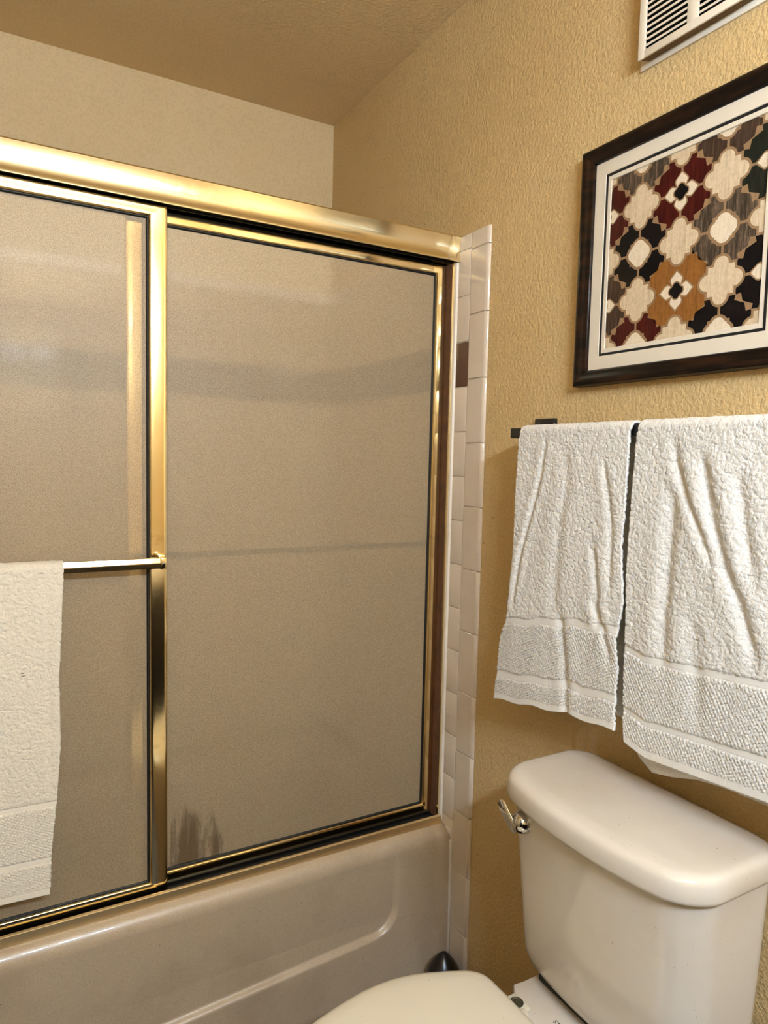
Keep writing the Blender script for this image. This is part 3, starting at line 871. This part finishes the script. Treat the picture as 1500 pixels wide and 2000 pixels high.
# small towel on the left
def eL(z):
    l = np.interp(z, [.83, .90, .97, 1.02, 1.08, 1.15, 1.28, 1.38, 1.41], [-.240, -.246, -.252, -.270, -.277, -.281, -.281, -.284, -.292])
    r = np.interp(z, [.86, .94, .985, 1.035, 1.10, 1.16, 1.20, 1.25, 1.33, 1.39, 1.41], [-.566, -.562, -.565, -.556, -.567, -.560, -.556, -.558, -.560, -.560, -.574])
    return l, r
foldsL = [([(-.364, 1.389), (-.351, 1.308), (-.328, 1.232), (-.304, 1.154), (-.288, 1.06)], .0062, .0055),
          ([(-.414, 1.363), (-.423, 1.293), (-.408, 1.221), (-.402, 1.05)], .0035, .012),
          ([(-.51, 1.33), (-.522, 1.28), (-.531, 1.232), (-.535, 1.13)], .0040, .007),
          ([(-.494, 1.185), (-.508, 1.112), (-.512, 1.05)], .0045, .007),
          ([(-.42, 1.05), (-.438, .967), (-.446, .90), (-.449, .86)], .0048, .009),
          ([(-.50, 1.09), (-.525, 1.05), (-.545, 1.00)], .0050, .008)]
bL = lambda s: np.interp(s, [0, .35, .64, 1], [.834, .855, .871, .880]) + .002 * np.sin(s * 22)
make_towel('hand_towel', 'narrower white terry towel hanging on the black wall bar, left of the wide one', M_TOWEL, wallmap, .30, .57, .50, 1.394, foldsL, .0030, 3, eL, bL, flare=.006)
# wide towel on the right
def eR(z):
    l = np.interp(z, [.86, .93, 1.02, 1.09, 1.155, 1.22, 1.315, 1.378, 1.41], [-.584, -.577, -.573, -.572, -.568, -.569, -.571, -.575, -.582])
    return l, np.full_like(l, -.945) - .02 * (1.41 - z)
foldsR = [([(-.645, 1.385), (-.654, 1.338), (-.674, 1.289), (-.697, 1.247), (-.725, 1.19)], .0060, .0075),
          ([(-.700, 1.345), (-.725, 1.25), (-.747, 1.188), (-.774, 1.138), (-.80, 1.07)], .0068, .010),
          ([(-.651, 1.285), (-.649, 1.198), (-.648, 1.107), (-.65, 1.03)], .0060, .012),
          ([(-.760, 1.32), (-.775, 1.24), (-.79, 1.18)], .0045, .010),
          ([(-.70, 1.10), (-.71, 1.03), (-.72, .95)], .0035, .014)]
bR = lambda s: np.interp(s, [0, .12, .36, .66, 1], [.868, .858, .866, .876, .880])
bRb = lambda s: np.interp(s, [0, .03, .10, .20, .32, .45, 1], [.850, .838, .822, .830, .845, .852, .86])
make_towel('bath_towel', 'wide white terry towel with woven bands on the black wall bar, above the toilet tank', M_TOWEL, wallmap, .385, .53, .56, 1.394, foldsR, .0035, 11, eR, bR, flare=.006, bands=((.153, .167), (.050, .063)), backbottom=bRb)
# towel on the shower door rail
doormap = lambda w, z, out: np.stack([w, .047 - out, z], -1)
def eD(z):
    r = np.interp(z, [.49, .55, .60, .678, .777, .905, 1.03, 1.13], [-.934, -.931, -.928, -.920, -.913, -.914, -.908, -.903])
    return r, np.full_like(r, -1.27)
foldsD = [([(-.93, 1.08), (-.932, .9), (-.93, .70)], .0015, .006)]
bD = lambda s: .495 + .012 * s
make_towel('door_towel', 'cream terry towel hung over the brass rail of the sliding shower door', M_TOWEL_WARM, doormap, .36, .62, .55, 1.1165, foldsD, .0020, 23, eD, bD, bands=((.170, .182), (.062, .074)))

# ------------------------------------------------------------------ unseen dark door added in the left wall to cut bounce light
dr = obj('added_door_1', *box(XL + .001, XL + .036, -1.80, -.98, .005, 2.03, .003), M_DARKWOOD); dr['kind'] = 'structure'
for (z0, z1) in ((.15, .90), (1.02, 1.88)):
    for (y0, y1) in ((-1.71, -1.43), (-1.35, -1.07)):
        part('added_door_panel', box(XL + .034, XL + .042, y0, y1, z0, z1, .003), M_DARKWOOD, dr)
part('added_door_knob', lathe((XL + .036, -1.03, .95), (1, 0, 0), [(0, .026), (.006, .026), (.008, .011), (.035, .011), (.042, .024), (.058, .026), (.068, .016), (.070, .004)], 20), M_BRASS, dr)
tr_ = obj('added_trim_1', *join(box(XL, XL + .014, -.975, -.905, 0, 2.10, .003), box(XL, XL + .014, -1.875, -1.805, 0, 2.10, .003), box(XL, XL + .014, -1.805, -.975, 2.035, 2.10, .003)), M_VENT); tr_['kind'] = 'structure'

# ------------------------------------------------------------------ behind the camera: vanity light and cabinet
vl = empty('vanity_light', (-.80, YF, 1.96), 'brass light bar with four round bulbs on the wall behind the camera', 'light')
part('backplate', box(-1.13, -.47, YF, YF + .045, 1.90, 2.02, .004), M_BRASS, vl)
M_GLOBE = m_emit('globe_glow', (.77, 1.0, 1.34, 1), GLOBE_POWER)
for x in (-1.03, -.875, -.72, -.565):
    part('bulb', lathe((x, YF + .045, 1.96), (0, 1, 0), [(0, .018), (.012, .022)] + [(.055 - .042 * math.cos(a), max(.001, .042 * math.sin(a))) for a in [math.radians(d) for d in range(40, 181, 14)]], 20), M_GLOBE, vl, 'glowing round bulb')
va = empty('vanity_cabinet', (-.76, YF + .25, 0), 'dark wood vanity cabinet with pale counter behind the camera', 'cabinet')
part('cabinet_body', box(-1.30, -.10, YF + .01, YF + .42, .08, .76, .004), M_DARKWOOD, va)
for x in (-1.28, -.69):
    dd = part('cabinet_door', box(x, x + .57, YF + .42, YF + .438, .12, .73, .004), M_DARKWOOD, va)
    part('knob', lathe((x + .285, YF + .438, .60), (0, 1, 0), [(0, .006), (.012, .006), (.018, .014), (.026, .010)], 14), M_BRASS, None).parent = dd
part('toe_kick', box(-1.28, -.12, YF + .01, YF + .36, 0, .08), M_DARKWOOD, va, smooth=False)
part('counter', box(-1.32, -.08, YF + .005, YF + .46, .762, .80, .006), M_PORC, va)
